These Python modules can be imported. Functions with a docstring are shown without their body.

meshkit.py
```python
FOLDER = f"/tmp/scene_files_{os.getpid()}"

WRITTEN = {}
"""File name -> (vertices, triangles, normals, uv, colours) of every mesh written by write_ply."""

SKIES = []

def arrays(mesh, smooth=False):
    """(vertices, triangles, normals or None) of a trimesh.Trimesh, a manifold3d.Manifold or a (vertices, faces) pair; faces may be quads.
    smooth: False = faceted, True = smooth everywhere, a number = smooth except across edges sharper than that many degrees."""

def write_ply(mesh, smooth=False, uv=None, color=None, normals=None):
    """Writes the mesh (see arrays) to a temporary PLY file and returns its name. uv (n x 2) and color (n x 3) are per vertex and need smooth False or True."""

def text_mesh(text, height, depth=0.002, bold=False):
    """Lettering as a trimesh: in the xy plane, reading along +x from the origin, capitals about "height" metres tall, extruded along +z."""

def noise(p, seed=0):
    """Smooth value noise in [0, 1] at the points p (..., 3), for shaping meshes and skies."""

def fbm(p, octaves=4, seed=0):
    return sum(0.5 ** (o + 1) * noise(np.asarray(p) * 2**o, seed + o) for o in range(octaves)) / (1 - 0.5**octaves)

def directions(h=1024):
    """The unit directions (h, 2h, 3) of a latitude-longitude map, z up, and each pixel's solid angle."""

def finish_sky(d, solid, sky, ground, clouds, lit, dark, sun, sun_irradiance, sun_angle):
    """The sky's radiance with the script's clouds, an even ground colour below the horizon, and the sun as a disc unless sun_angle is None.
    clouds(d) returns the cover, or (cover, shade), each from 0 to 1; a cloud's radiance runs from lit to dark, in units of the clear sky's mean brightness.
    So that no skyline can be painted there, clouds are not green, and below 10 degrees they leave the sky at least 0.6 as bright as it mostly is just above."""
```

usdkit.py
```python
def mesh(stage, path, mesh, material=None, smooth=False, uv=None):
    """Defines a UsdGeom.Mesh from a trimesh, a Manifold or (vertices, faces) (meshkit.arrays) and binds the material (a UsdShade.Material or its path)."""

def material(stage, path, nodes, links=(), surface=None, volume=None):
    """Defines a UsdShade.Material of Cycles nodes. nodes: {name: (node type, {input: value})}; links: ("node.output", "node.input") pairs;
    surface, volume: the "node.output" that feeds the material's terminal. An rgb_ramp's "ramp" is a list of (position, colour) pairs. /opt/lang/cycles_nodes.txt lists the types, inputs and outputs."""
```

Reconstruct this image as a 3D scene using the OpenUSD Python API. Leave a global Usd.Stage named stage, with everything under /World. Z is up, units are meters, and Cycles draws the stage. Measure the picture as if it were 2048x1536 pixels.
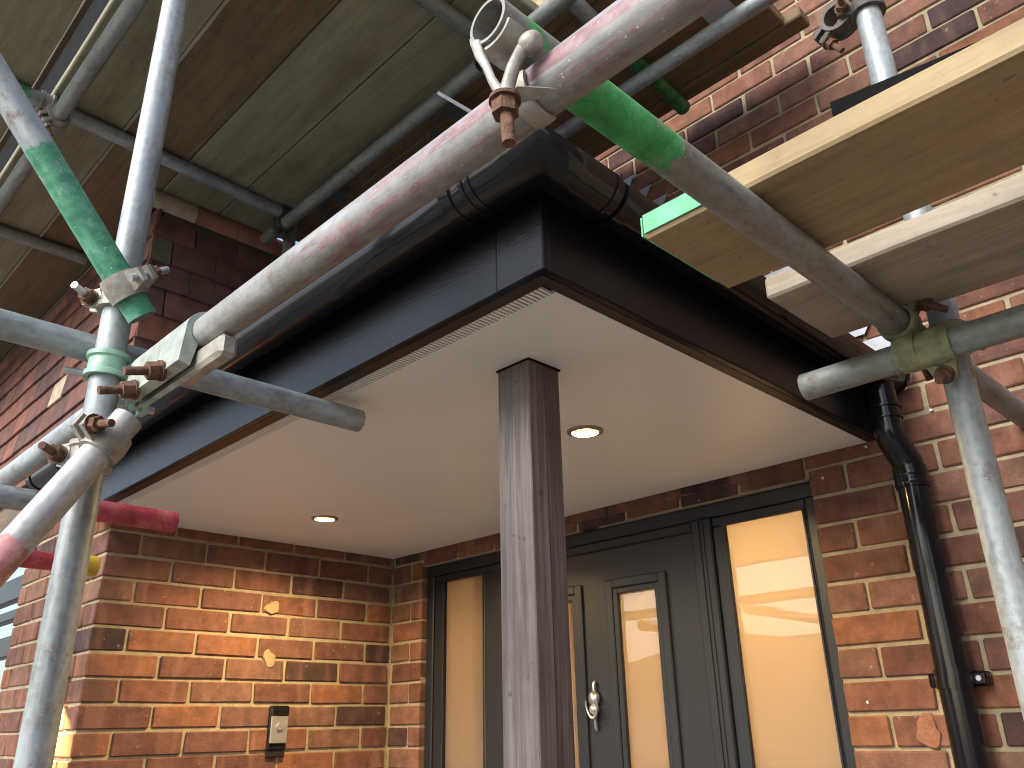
import math, random
import numpy as np, trimesh
from shapely.geometry import Polygon, Point, box as sbox
import usdkit, meshkit
from pxr import Usd, UsdGeom, UsdLux, UsdShade, Sdf, Gf, Vt
rng = random.Random(7)
nrg = np.random.default_rng(7)
stage = Usd.Stage.CreateInMemory()
UsdGeom.SetStageUpAxis(stage, 'Z'); UsdGeom.SetStageMetersPerUnit(stage, 1.0)
UsdGeom.Xform.Define(stage, '/World'); UsdGeom.Scope.Define(stage, '/World/Looks')
# ------------------------------------------------------------------ camera, sky, sun, exposure
EXPOSURE = 0.95
cam = UsdGeom.Camera.Define(stage, '/World/camera')
R0, R1, R2 = (np.array(r) for r in ([0.6974, 0.7164, -0.0189], [-0.2885, 0.2565, -0.9225], [-0.6560, 0.6488, 0.3856]))
R2 = R2 / np.linalg.norm(R2); R0 = R0 - R2 * (R0 @ R2); R0 /= np.linalg.norm(R0); R1 = np.cross(R2, R0)
CAM = np.array([2.771, -0.9075, -0.6144])
m = np.eye(4); m[0, :3], m[1, :3], m[2, :3], m[3, :3] = R0, -R1, -R2, CAM
cam.AddTransformOp().Set(Gf.Matrix4d(*m.ravel().tolist()))
cam.CreateHorizontalApertureAttr(36.0); cam.CreateVerticalApertureAttr(27.0)
cam.CreateFocalLengthAttr(1645.056 / 2048 * 36); cam.CreateClippingRangeAttr(Gf.Vec2f(0.05, 2000))
cam.CreateExposureAttr(EXPOSURE)
SUN = np.array([-0.10, -0.85, 0.55]); SUN /= np.linalg.norm(SUN)
dome = UsdLux.DomeLight.Define(stage, '/World/sky')
skymat = usdkit.material(stage, '/World/Looks/sky_look', {
    'sky': ('sky_texture', {'sky_type': 'single_scattering', 'sun_disc': False, 'sun_elevation': math.asin(SUN[2]), 'sun_rotation': math.atan2(SUN[0], SUN[1]), 'aerosol_density': 2.0}),
    'tc': ('texture_coordinate', {}), 'n': ('noise_texture', {'scale': 2.2, 'detail': 5, 'roughness': 0.55}),
    'rp': ('rgb_ramp', {'ramp': [(0.3, (0.75, 0.78, 0.82)), (0.7, (1.15, 1.14, 1.12))]}),
    'hs': ('hsv', {'saturation': 0.8, 'value': 1.15}),
    'mx': ('mix', {'mix_type': 'multiply', 'fac': 1.0}), 'xyz': ('separate_xyz', {}), 'gz': ('map_range', {'from_min': 0.0, 'from_max': 1.0, 'to_min': 0.75, 'to_max': 1.5, 'clamp': True}), 'gr': ('mix', {'mix_type': 'multiply', 'fac': 1.0}),
    'bg': ('background_shader', {'strength': 0.14})},
    [('tc.generated', 'n.vector'), ('n.fac', 'rp.fac'), ('sky.color', 'hs.color'), ('hs.color', 'mx.color1'), ('rp.color', 'mx.color2'), ('tc.generated', 'xyz.vector'), ('xyz.z', 'gz.value'), ('mx.color', 'gr.color1'), ('gz.result', 'gr.color2'), ('gr.color', 'bg.color')], surface='bg.background')
UsdShade.MaterialBindingAPI.Apply(dome.GetPrim()).Bind(skymat)
dome.GetPrim().SetCustomDataByKey('kind', 'structure')
sun = UsdLux.DistantLight.Define(stage, '/World/sun')
sun.CreateIntensityAttr(0.4); sun.CreateAngleAttr(25.0); sun.CreateNormalizeAttr(True); sun.CreateColorAttr(Gf.Vec3f(1.0, 0.98, 0.95))


def look_down(d):
    """matrix whose -z axis is d"""
    z = -np.asarray(d, float) / np.linalg.norm(d); x = np.cross([0, 1, 0.01], z); x /= np.linalg.norm(x); y = np.cross(z, x)
    mm = np.eye(4); mm[0, :3], mm[1, :3], mm[2, :3] = x, y, z
    return mm


sun.AddTransformOp().Set(Gf.Matrix4d(*look_down(-SUN).ravel().tolist()))

# ------------------------------------------------------------------ naming helpers
used = {}


def path_for(name, parent=None):
    base = (str(parent.GetPath()) if parent else '/World') + '/' + name
    k = used.get(base, 0); used[base] = k + 1
    return base if k == 0 else f'{base}_{k:03d}'


def data(p, label=None, cat=None, group=None, kind=None):
    for k, v in (('label', label), ('category', cat), ('group', group), ('kind', kind)):
        if v: p.SetCustomDataByKey(k, v)
    return p


def thing(name, label=None, cat=None, group=None, kind=None):
    return data(UsdGeom.Xform.Define(stage, path_for(name)).GetPrim(), label, cat, group, kind)


def obj(name, mesh, mat, parent=None, smooth=35, label=None, cat=None, group=None, kind=None, pm=None, tl=None):
    me = usdkit.mesh(stage, path_for(name, parent), mesh, mat, smooth=smooth)
    if pm is not None:
        UsdGeom.PrimvarsAPI(me).CreatePrimvar('pm', Sdf.ValueTypeNames.FloatArray, 'vertex').Set(Vt.FloatArray.FromNumpy(np.asarray(pm, np.float32)))
    if tl is not None:
        UsdGeom.PrimvarsAPI(me).CreatePrimvar('tl', Sdf.ValueTypeNames.Vector3fArray, 'vertex').Set(Vt.Vec3fArray.FromNumpy(np.asarray(tl, np.float32)))
    return data(me.GetPrim(), label, cat, group, kind)


cat_ = trimesh.util.concatenate


def bx(x0, x1, y0, y1, z0, z1, c=0.0):
    """box, chamfered by c"""
    e = np.array([[x0, x1], [y0, y1], [z0, z1]], float); e.sort(1)
    ce, h = e.mean(1), (e[:, 1] - e[:, 0]) / 2
    if not c:
        return trimesh.creation.box(2 * h, transform=trimesh.transformations.translation_matrix(ce))
    c = min(c, h.min() * 0.6)
    pts = [np.array(s) * (h - c * (1 - np.eye(3)[a])) + ce for a in range(3) for s in np.array(np.meshgrid([-1, 1], [-1, 1], [-1, 1])).T.reshape(-1, 3)]
    return trimesh.convex.convex_hull(np.array(pts))


def frame_of(d):
    d = np.asarray(d, float); d = d / np.linalg.norm(d)
    a = np.cross(d, [0, 0, 1.0] if abs(d[2]) < 0.9 else [1.0, 0, 0]); a /= np.linalg.norm(a)
    return d, a, np.cross(d, a)


def cyl(p, q, r, n=16):
    return trimesh.creation.cylinder(radius=r, segment=[np.asarray(p, float), np.asarray(q, float)], sections=n)


def ring(p, d, profile, n=28, a0=0.0, a1=2 * math.pi, ref=None):
    """lathe of a closed (r, t) profile about the axis p + d*t, from angle a0 to a1 measured from ref"""
    d, a, b = frame_of(d)
    if ref is not None:
        a = np.asarray(ref, float) - d * (np.asarray(ref) @ d); a /= np.linalg.norm(a); b = np.cross(d, a)
    full = abs(a1 - a0 - 2 * math.pi) < 1e-6
    ang = np.linspace(a0, a1, n, endpoint=not full)
    pr = np.array(profile, float); k = len(pr)
    v = np.array([np.asarray(p) + d * t + r * (math.cos(g) * a + math.sin(g) * b) for g in ang for r, t in pr])
    f = []
    N = len(ang)
    for i in range(N if full else N - 1):
        j = (i + 1) % N
        for s in range(k):
            u = (s + 1) % k
            f += [[i * k + s, j * k + s, j * k + u], [i * k + s, j * k + u, i * k + u]]
    if not full:
        for base, fl in ((0, 1), ((N - 1) * k, -1)):
            for s in range(1, k - 1):
                f.append([base, base + s, base + s + 1][::fl])
    me = trimesh.Trimesh(v, f, process=False); trimesh.repair.fix_normals(me)
    return me


def rough(mesh, amp, scale=30, seed=0):
    v = mesh.vertices.copy()
    for k in range(3):
        v[:, k] += (meshkit.noise(v * scale, seed + k) - 0.5) * 2 * amp
    return trimesh.Trimesh(v, mesh.faces, process=False)


def sweep(path, r, n=20, cap=True):
    """round tube along a polyline; r a number or one per point"""
    p = np.array(path, float); t = np.gradient(p, axis=0); t /= np.linalg.norm(t, axis=1)[:, None]
    r = np.broadcast_to(r, len(p)); d, a, b = frame_of(t[0]); V = []
    for i in range(len(p)):
        a = a - t[i] * (a @ t[i]); a /= np.linalg.norm(a); b = np.cross(t[i], a)
        for g in np.linspace(0, 2 * math.pi, n, endpoint=False):
            V.append(p[i] + r[i] * (math.cos(g) * a + math.sin(g) * b))
    f = []
    for i in range(len(p) - 1):
        for s in range(n):
            u = (s + 1) % n
            f += [[i * n + s, i * n + u, (i + 1) * n + u], [i * n + s, (i + 1) * n + u, (i + 1) * n + s]]
    if cap:
        for base, fl, c in ((0, -1, p[0]), ((len(p) - 1) * n, 1, p[-1])):
            V.append(c); ci = len(V) - 1
            for s in range(n): f.append([base + s, base + (s + 1) % n, ci][::fl])
    return trimesh.Trimesh(np.array(V), f, process=False)


# ------------------------------------------------------------------ materials
def M(name, nodes, links, surface='p.BSDF'):
    return usdkit.material(stage, '/World/Looks/' + name, nodes, links, surface=surface)


def plain(name, col, rough_=0.5, metal=0.0, var=0.25, scale=14, bump=0.0, bscale=90, coat=0.0, stretch=(1, 1, 1), spec=0.5):
    lo, hi = [c * (1 - var) for c in col], [min(1, c * (1 + var)) for c in col]
    nodes = {'g': ('geometry', {}), 'mp': ('mapping', {'scale': stretch}), 'n': ('noise_texture', {'scale': scale, 'detail': 5, 'roughness': 0.6}),
             'r': ('rgb_ramp', {'ramp': [(0.3, lo), (0.7, hi)]}), 'p': ('principled_bsdf', {'metallic': metal, 'roughness': rough_, 'coat_weight': coat, 'specular_ior_level': spec})}
    links = [('g.position', 'mp.vector'), ('mp.vector', 'n.vector'), ('n.fac', 'r.fac'), ('r.color', 'p.base_color')]
    if bump:
        nodes |= {'n2': ('noise_texture', {'scale': bscale, 'detail': 4}), 'b': ('bump', {'strength': bump, 'distance': 0.003})}
        links += [('mp.vector', 'n2.vector'), ('n2.fac', 'b.height'), ('b.normal', 'p.normal')]
    return M(name, nodes, links)


def tube_mat(name, lo=(0.17, 0.195, 0.20), hi=(0.43, 0.475, 0.485), paint=(0.05, 0.3, 0.12), paint2=None, metal=0.4, rgh=0.48, dirt=0.5, rustc=(0.17, 0.085, 0.04), streaky=False):
    sc = (60, 60, 3.5) if streaky else (30, 30, 22)
    nodes = {
        'g': ('geometry', {}), 'tl': ('attribute', {'attribute': 'tl'}), 'm1': ('mapping', {'scale': (34, 34, 7)}), 'm2': ('mapping', {'scale': sc}), 'm3': ('mapping', {'scale': (90, 90, 60)}),
        'n': ('noise_texture', {'scale': 1.0, 'detail': 8, 'roughness': 0.68}),
        'r': ('rgb_ramp', {'ramp': [(0.30, lo), (0.44, [a * 0.55 + b * 0.45 for a, b in zip(lo, hi)]), (0.56, [a * 0.35 + b * 0.65 for a, b in zip(lo, hi)]), (0.70, hi)]}),
        'sp': ('voronoi_texture', {'scale': 1.0}), 'spr': ('rgb_ramp', {'ramp': [(0.0, (0.80, 0.80, 0.80)), (0.6, (1.10, 1.10, 1.10))]}),
        'ms': ('mix', {'mix_type': 'multiply', 'fac': 0.8}),
        'nd': ('noise_texture', {'scale': 9, 'detail': 9, 'roughness': 0.74}), 'rd': ('map_range', {'from_min': 0.50, 'from_max': 0.66, 'to_min': 0, 'to_max': dirt, 'clamp': True}),
        'md': ('mix', {'color2': (0.17, 0.15, 0.11)}),
        'nr': ('noise_texture', {'scale': 13, 'detail': 9, 'roughness': 0.7}), 'rr2': ('map_range', {'from_min': 0.60, 'from_max': 0.68, 'to_min': 0, 'to_max': 0.7, 'clamp': True}), 'mr2': ('mix', {'color2': rustc}),
        'sw': ('noise_texture', {'scale': 260, 'detail': 1}), 'swr': ('map_range', {'from_min': 0.735, 'from_max': 0.76, 'to_min': 0, 'to_max': 0.8, 'clamp': True}), 'msw': ('mix', {'color2': (0.6, 0.6, 0.58)}),
        'a': ('attribute', {'attribute': 'pm'}), 'np': ('noise_texture', {'scale': 1.0, 'detail': 9, 'roughness': 0.74}),
        'k': ('math', {'math_type': 'multiply_add', 'value2': 2.4, 'value3': -1.2}), 's': ('math', {'math_type': 'add'}),
        'mr': ('map_range', {'range_type': 'smoothstep', 'from_min': 0.42, 'from_max': 0.62, 'clamp': True}),
        'nc': ('noise_texture', {'scale': 21, 'detail': 8, 'roughness': 0.7}),
        'pc': ('rgb_ramp', {'ramp': [(0.36, [c * 0.6 for c in paint]), (0.5, paint), (0.64, paint2 or [min(1, c * 1.5 + 0.03) for c in paint])]}),
        'mp': ('mix', {}), 'inv': ('math', {'math_type': 'multiply_add', 'value2': -metal, 'value3': metal}),
        'rr': ('map_range', {'from_min': 0.3, 'from_max': 0.7, 'to_min': rgh - 0.08, 'to_max': rgh + 0.18}),
        'b': ('bump', {'strength': 0.35, 'distance': 0.002}),
        'p': ('principled_bsdf', {})}
    links = [('g.position', x + '.vector') for x in ('nd', 'nc', 'nr', 'sw')] + [('tl.vector', 'm1.vector'), ('tl.vector', 'm2.vector'), ('tl.vector', 'm3.vector'), ('m1.vector', 'n.vector'), ('m2.vector', 'np.vector'), ('m3.vector', 'sp.vector'),
        ('n.fac', 'r.fac'), ('sp.distance', 'spr.fac'), ('r.color', 'ms.color1'), ('spr.color', 'ms.color2'), ('nd.fac', 'rd.value'), ('rd.result', 'md.fac'), ('ms.color', 'md.color1'),
        ('nr.fac', 'rr2.value'), ('rr2.result', 'mr2.fac'), ('mp.color', 'mr2.color1'), ('sw.fac', 'swr.value'), ('swr.result', 'msw.fac'), ('mr2.color', 'msw.color1'),
        ('np.fac', 'k.value1'), ('k.value', 's.value1'), ('a.fac', 's.value2'), ('s.value', 'mr.value'), ('nc.fac', 'pc.fac'), ('mr.result', 'mp.fac'), ('md.color', 'mp.color1'), ('pc.color', 'mp.color2'),
        ('msw.color', 'p.base_color'), ('mr.result', 'inv.value1'), ('inv.value', 'p.metallic'), ('n.fac', 'rr.value'), ('rr.result', 'p.roughness'), ('np.fac', 'b.height'), ('b.normal', 'p.normal')]
    return M(name, nodes, links)


def wood_mat(name, lo, mid, hi, scale=(2.2, 34, 34), rgh=0.75, stain=(0.10, 0.06, 0.03), stain_amt=0.5, bump=0.25, spec=0.3):
    big = [max(0.8, min(5.0, s / 7)) for s in scale]
    nodes = {'g': ('geometry', {}), 'mp': ('mapping', {'scale': scale}), 'n': ('noise_texture', {'scale': 1.0, 'detail': 9, 'roughness': 0.7, 'distortion': 0.6}),
             'r': ('rgb_ramp', {'ramp': [(0.30, lo), (0.5, mid), (0.70, hi)]}), 'm2': ('mapping', {'scale': big}), 'n2': ('noise_texture', {'scale': 2.2, 'detail': 8, 'roughness': 0.66}),
             'rd': ('map_range', {'from_min': 0.47, 'from_max': 0.66, 'to_min': 0, 'to_max': stain_amt, 'clamp': True}), 'md': ('mix', {'color2': stain}),
             'n3': ('noise_texture', {'scale': 7, 'detail': 9, 'roughness': 0.75}), 'r3': ('rgb_ramp', {'ramp': [(0.32, (0.62, 0.64, 0.66)), (0.5, (1, 1, 1)), (0.68, (1.22, 1.20, 1.15))]}), 'm3': ('mix', {'mix_type': 'multiply', 'fac': 0.5}),
             'n4': ('noise_texture', {'scale': 48, 'detail': 4}), 'r4': ('map_range', {'from_min': 0.66, 'from_max': 0.74, 'to_min': 0, 'to_max': 0.55, 'clamp': True}), 'm4': ('mix', {'color2': [c * 0.35 for c in lo]}),
             'b': ('bump', {'strength': bump, 'distance': 0.002}), 'p': ('principled_bsdf', {'roughness': rgh, 'specular_ior_level': spec})}
    return M(name, nodes, [('g.position', 'mp.vector'), ('mp.vector', 'n.vector'), ('n.fac', 'r.fac'), ('g.position', 'm2.vector'), ('m2.vector', 'n2.vector'), ('n2.fac', 'rd.value'), ('rd.result', 'md.fac'),
                           ('r.color', 'md.color1'), ('g.position', 'n3.vector'), ('n3.fac', 'r3.fac'), ('md.color', 'm3.color1'), ('r3.color', 'm3.color2'), ('g.position', 'n4.vector'), ('n4.fac', 'r4.value'), ('r4.result', 'm4.fac'), ('m3.color', 'm4.color1'),
                           ('m4.color', 'p.base_color'), ('n.fac', 'b.height'), ('b.normal', 'p.normal')])


def brick_mat(name, col, mark, amt=0.5):
    nodes = {'g': ('geometry', {}), 'n': ('noise_texture', {'scale': 16, 'detail': 8, 'roughness': 0.68}),
             'r': ('rgb_ramp', {'ramp': [(0.30, [c * 0.46 for c in col]), (0.5, [col[0] * 0.86, col[1] * 0.76, col[2] * 0.72]), (0.68, [col[0] * 1.2, col[1] * 1.1, col[2] * 1.05])]}),
             'mpp': ('mapping', {'scale': (9, 9, 1.6)}), 'n2': ('noise_texture', {'scale': 1.4, 'detail': 3}), 'rd': ('map_range', {'range_type': 'smoothstep', 'from_min': 0.54, 'from_max': 0.68, 'to_min': 0, 'to_max': amt, 'clamp': True}),
             'md': ('mix', {'color2': mark}), 'n3': ('noise_texture', {'scale': 170, 'detail': 4}), 'n4': ('noise_texture', {'scale': 55, 'detail': 3}),
             'rs': ('map_range', {'from_min': 0.68, 'from_max': 0.74, 'to_min': 0, 'to_max': 0.45, 'clamp': True}), 'ms': ('mix', {'color2': (0.42, 0.36, 0.26)}),
             'b': ('bump', {'strength': 0.5, 'distance': 0.003}), 'p': ('principled_bsdf', {'roughness': 0.88, 'specular_ior_level': 0.25})}
    return M(name, nodes, [('g.position', 'n.vector'), ('n.fac', 'r.fac'), ('g.position', 'mpp.vector'), ('mpp.vector', 'n2.vector'), ('n2.fac', 'rd.value'), ('rd.result', 'md.fac'), ('r.color', 'md.color1'),
                           ('g.position', 'n3.vector'), ('g.position', 'n4.vector'), ('n4.fac', 'rs.value'), ('rs.result', 'ms.fac'), ('md.color', 'ms.color1'), ('ms.color', 'p.base_color'), ('n3.fac', 'b.height'), ('b.normal', 'p.normal')])


BR = [brick_mat('brick_a', (0.205, 0.100, 0.068), (0.30, 0.155, 0.105)), brick_mat('brick_b', (0.155, 0.078, 0.058), (0.25, 0.125, 0.09)), brick_mat('brick_c', (0.085, 0.050, 0.045), (0.21, 0.11, 0.085), 0.5),
      brick_mat('brick_d', (0.250, 0.120, 0.070), (0.15, 0.078, 0.055), 0.6), brick_mat('brick_e', (0.178, 0.092, 0.070), (0.10, 0.056, 0.048), 0.7), brick_mat('brick_f', (0.235, 0.130, 0.092), (0.14, 0.08, 0.062), 0.6),
      brick_mat('brick_g', (0.066, 0.043, 0.043), (0.18, 0.095, 0.07), 0.45), brick_mat('brick_h', (0.200, 0.115, 0.082), (0.30, 0.175, 0.125))]
BW = [5, 4, 2, 4, 3, 4, 1, 3]
mortar = plain('mortar', (0.34, 0.285, 0.18), 0.95, var=0.22, scale=25, bump=0.8, bscale=140, spec=0.2)
TL = [plain('tile_a', (0.21, 0.085, 0.058), 0.85, var=0.35, bump=0.4), plain('tile_b', (0.15, 0.065, 0.050), 0.85, var=0.35, bump=0.4), plain('tile_c', (0.105, 0.052, 0.045), 0.85, var=0.35, bump=0.4),
      plain('tile_d', (0.27, 0.115, 0.075), 0.85, var=0.3, bump=0.4)]
ridge_red_lit = plain('ridge_red_lit', (0.36, 0.155, 0.105), 0.85, var=0.25, bump=0.4)  # clay red lightened to carry the sunlight on the top course
tile_cream = plain('tile_cream', (0.46, 0.36, 0.26), 0.85, var=0.25, scale=22, bump=0.4)
tile_moss = plain('tile_moss', (0.12, 0.10, 0.06), 0.9, var=0.3, bump=0.4)
galv = tube_mat('galvanised')
galv_green = tube_mat('galvanised_green_band', paint=(0.035, 0.30, 0.075), paint2=(0.08, 0.42, 0.14), metal=0.35, lo=(0.12, 0.12, 0.11), hi=(0.32, 0.325, 0.30))
galv_mint = tube_mat('galvanised_sea_green_band', paint=(0.055, 0.26, 0.145), paint2=(0.16, 0.40, 0.28), metal=0.45)
galv_red = tube_mat('galvanised_red_band', paint=(0.38, 0.045, 0.06), paint2=(0.45, 0.12, 0.12), metal=0.45)
galv_pink = tube_mat('galvanised_faded_red', paint=(0.50, 0.20, 0.20), paint2=(0.55, 0.30, 0.29), metal=0.4, lo=(0.25, 0.255, 0.25), hi=(0.5, 0.51, 0.50))
galv_wine = tube_mat('galvanised_wine_wear', paint=(0.25, 0.14, 0.145), paint2=(0.34, 0.26, 0.255), metal=0.4, streaky=True, lo=(0.15, 0.15, 0.145), hi=(0.36, 0.365, 0.355))
galv_dark = tube_mat('galvanised_dull', lo=(0.15, 0.17, 0.16), hi=(0.34, 0.37, 0.345), metal=0.4, rgh=0.5)
galv_dkgreen = tube_mat('tube_dark_green', paint=(0.02, 0.15, 0.04), metal=0.3)
cast_cream = plain('cast_cream_steel', (0.33, 0.31, 0.265), 0.5, 0.35, 0.35, 30, 0.5, 70)
cast_mint = plain('cast_mint_paint', (0.27, 0.47, 0.35), 0.45, 0.0, 0.3, 40, 0.3, 80)
cast_moss = plain('cast_mossy_steel', (0.24, 0.25, 0.14), 0.75, 0.1, 0.4, 40, 0.6, 90)
cast_dark = plain('cast_dark_steel', (0.10, 0.095, 0.085), 0.65, 0.4, 0.4, 40, 0.5, 80)
rust = plain('rusty_steel', (0.13, 0.066, 0.038), 0.85, 0.1, 0.5, 70, 0.9, 160)
zinc = plain('zinc_plated', (0.50, 0.51, 0.52), 0.35, 0.7, 0.15, 40)
board_under = wood_mat('board_weathered', (0.215, 0.20, 0.125), (0.275, 0.26, 0.165), (0.34, 0.32, 0.205), stain=(0.16, 0.11, 0.055), stain_amt=0.55)
board_dark = wood_mat('board_dark', (0.11, 0.078, 0.043), (0.18, 0.125, 0.068), (0.235, 0.165, 0.095), stain=(0.20, 0.105, 0.04))
board_warm = wood_mat('board_warm', (0.28, 0.20, 0.105), (0.36, 0.27, 0.15), (0.44, 0.34, 0.20), stain=(0.20, 0.13, 0.06), stain_amt=0.45)
board_grey = wood_mat('board_grey_edge', (0.26, 0.22, 0.16), (0.36, 0.30, 0.225), (0.44, 0.38, 0.29), stain=(0.22, 0.15, 0.09))
board_pink = wood_mat('board_pinkish', (0.10, 0.075, 0.062), (0.13, 0.10, 0.08), (0.16, 0.12, 0.1))
post_wood = wood_mat('post_stained_oak', (0.042, 0.032, 0.029), (0.125, 0.098, 0.088), (0.21, 0.175, 0.16), scale=(75, 75, 2.6), rgh=0.5, stain=(0.16, 0.14, 0.13), stain_amt=0.25, bump=0.45, spec=0.45)
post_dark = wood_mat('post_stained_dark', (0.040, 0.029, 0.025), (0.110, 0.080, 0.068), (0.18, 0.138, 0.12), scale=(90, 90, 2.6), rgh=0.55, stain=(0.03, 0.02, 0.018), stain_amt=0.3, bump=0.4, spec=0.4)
green_end = plain('green_end_paint', (0.13, 0.52, 0.24), 0.6, var=0.3, scale=40)
black_pvc = plain('black_gloss_pvc', (0.006, 0.006, 0.007), 0.13, var=0.2, spec=0.36)
black_foil = plain('black_satin_fascia', (0.004, 0.0044, 0.005), 0.26, var=0.2, spec=0.2, bump=0.15, bscale=260, stretch=(0.15, 1, 1))
brown_trim = plain('dark_brown_trim', (0.022, 0.013, 0.010), 0.45, var=0.2)
soffit_white = plain('white_soffit_board', (0.83, 0.82, 0.76), 0.4, var=0.02, scale=3)
slate = plain('slate', (0.075, 0.08, 0.09), 0.55, var=0.3, bump=0.5)
lead = plain('lead_sheet', (0.30, 0.315, 0.355), 0.45, 0.25, 0.18, 20)
anth = plain('anthracite_frame', (0.014, 0.017, 0.0215), 0.40, var=0.08, bump=0.12, bscale=240, stretch=(1, 1, 0.12))
gasket = plain('black_gasket', (0.008, 0.008, 0.008), 0.9, spec=0.08)
chrome = plain('satin_chrome', (0.62, 0.61, 0.58), 0.22, 0.9, 0.05)
silver = plain('silver_plate', (0.55, 0.53, 0.50), 0.32, 0.7, 0.06)
black_gl = plain('black_gloss_plastic', (0.008, 0.008, 0.009), 0.12, var=0.1)
yellow_pl = plain('yellow_plastic', (0.55, 0.38, 0.05), 0.5, var=0.2)
filler = plain('sand_filler', (0.33, 0.25, 0.14), 0.9, var=0.2, bump=0.6)
spall_mat = plain('spalled_brick', (0.27, 0.125, 0.075), 0.95, var=0.25, scale=40, bump=1.0, bscale=120)
plaster = plain('hall_plaster', (0.62, 0.50, 0.33), 0.9, var=0.03)
render_w = plain('pale_render', (0.42, 0.40, 0.37), 0.9, var=0.08)
white_frame = plain('white_upvc', (0.80, 0.80, 0.80), 0.4, var=0.02)
roof_grey = plain('roof_tiles_far', (0.11, 0.085, 0.075), 0.9, var=0.25, scale=4)
dark_glass = plain('far_dark_glass', (0.03, 0.03, 0.035), 0.1)
paving = plain('paving', (0.135, 0.13, 0.12), 0.9, var=0.25, scale=3, bump=0.4)
asphalt = plain('asphalt', (0.055, 0.055, 0.055), 0.9, var=0.2, scale=12)
tan_timber = wood_mat('tan_timber', (0.12, 0.09, 0.06), (0.17, 0.125, 0.085), (0.22, 0.165, 0.115))
strap_grey = plain('grey_strap', (0.07, 0.068, 0.063), 0.6, var=0.15)
tape_grey = plain('grey_tape', (0.40, 0.42, 0.44), 0.5, var=0.1)
olive = plain('olive_board', (0.2, 0.17, 0.1), 0.8)
lamp_glow = M('lamp_glow', {'e': ('emission', {'color': (1.0, 0.62, 0.24), 'strength': 2.4})}, [], 'e.emission')
nickel = plain('brushed_nickel', (0.36, 0.30, 0.22), 0.35, 0.8, 0.1)
pane_mat = M('frosted_pane', {'f': ('fresnel', {'IOR': 1.8}), 't': ('translucent_bsdf', {'color': (0.84, 0.77, 0.70)}), 'gl': ('glossy_bsdf', {'color': (1, 1, 1), 'roughness': 0.0}), 'm': ('mix_closure', {})},
             [('f.fac', 'm.fac'), ('t.BSDF', 'm.closure1'), ('gl.BSDF', 'm.closure2')], 'm.closure')

# ------------------------------------------------------------------ setting: ground
gx = np.linspace(-60, 60, 25); gy = np.array([-400, -120, -60, -34, -22, -14, -9, -6, -3, 0, 4, 60, 400.0])
gz = np.interp(gy, [-400, -34, -22, -3, 400], [-4.2, -4.0, -3.6, -2.25, -2.25])
gx[0], gx[-1] = -400, 400
gv = np.array([[x, y, z] for y, z in zip(gy, gz) for x in gx]); nx = len(gx)
gf = [t for j in range(len(gy) - 1) for i in range(nx - 1) for t in ([j * nx + i, j * nx + i + 1, (j + 1) * nx + i + 1], [j * nx + i, (j + 1) * nx + i + 1, (j + 1) * nx + i])]
obj('ground', trimesh.Trimesh(gv, gf, process=False), paving, smooth=False, kind='structure')

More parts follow.
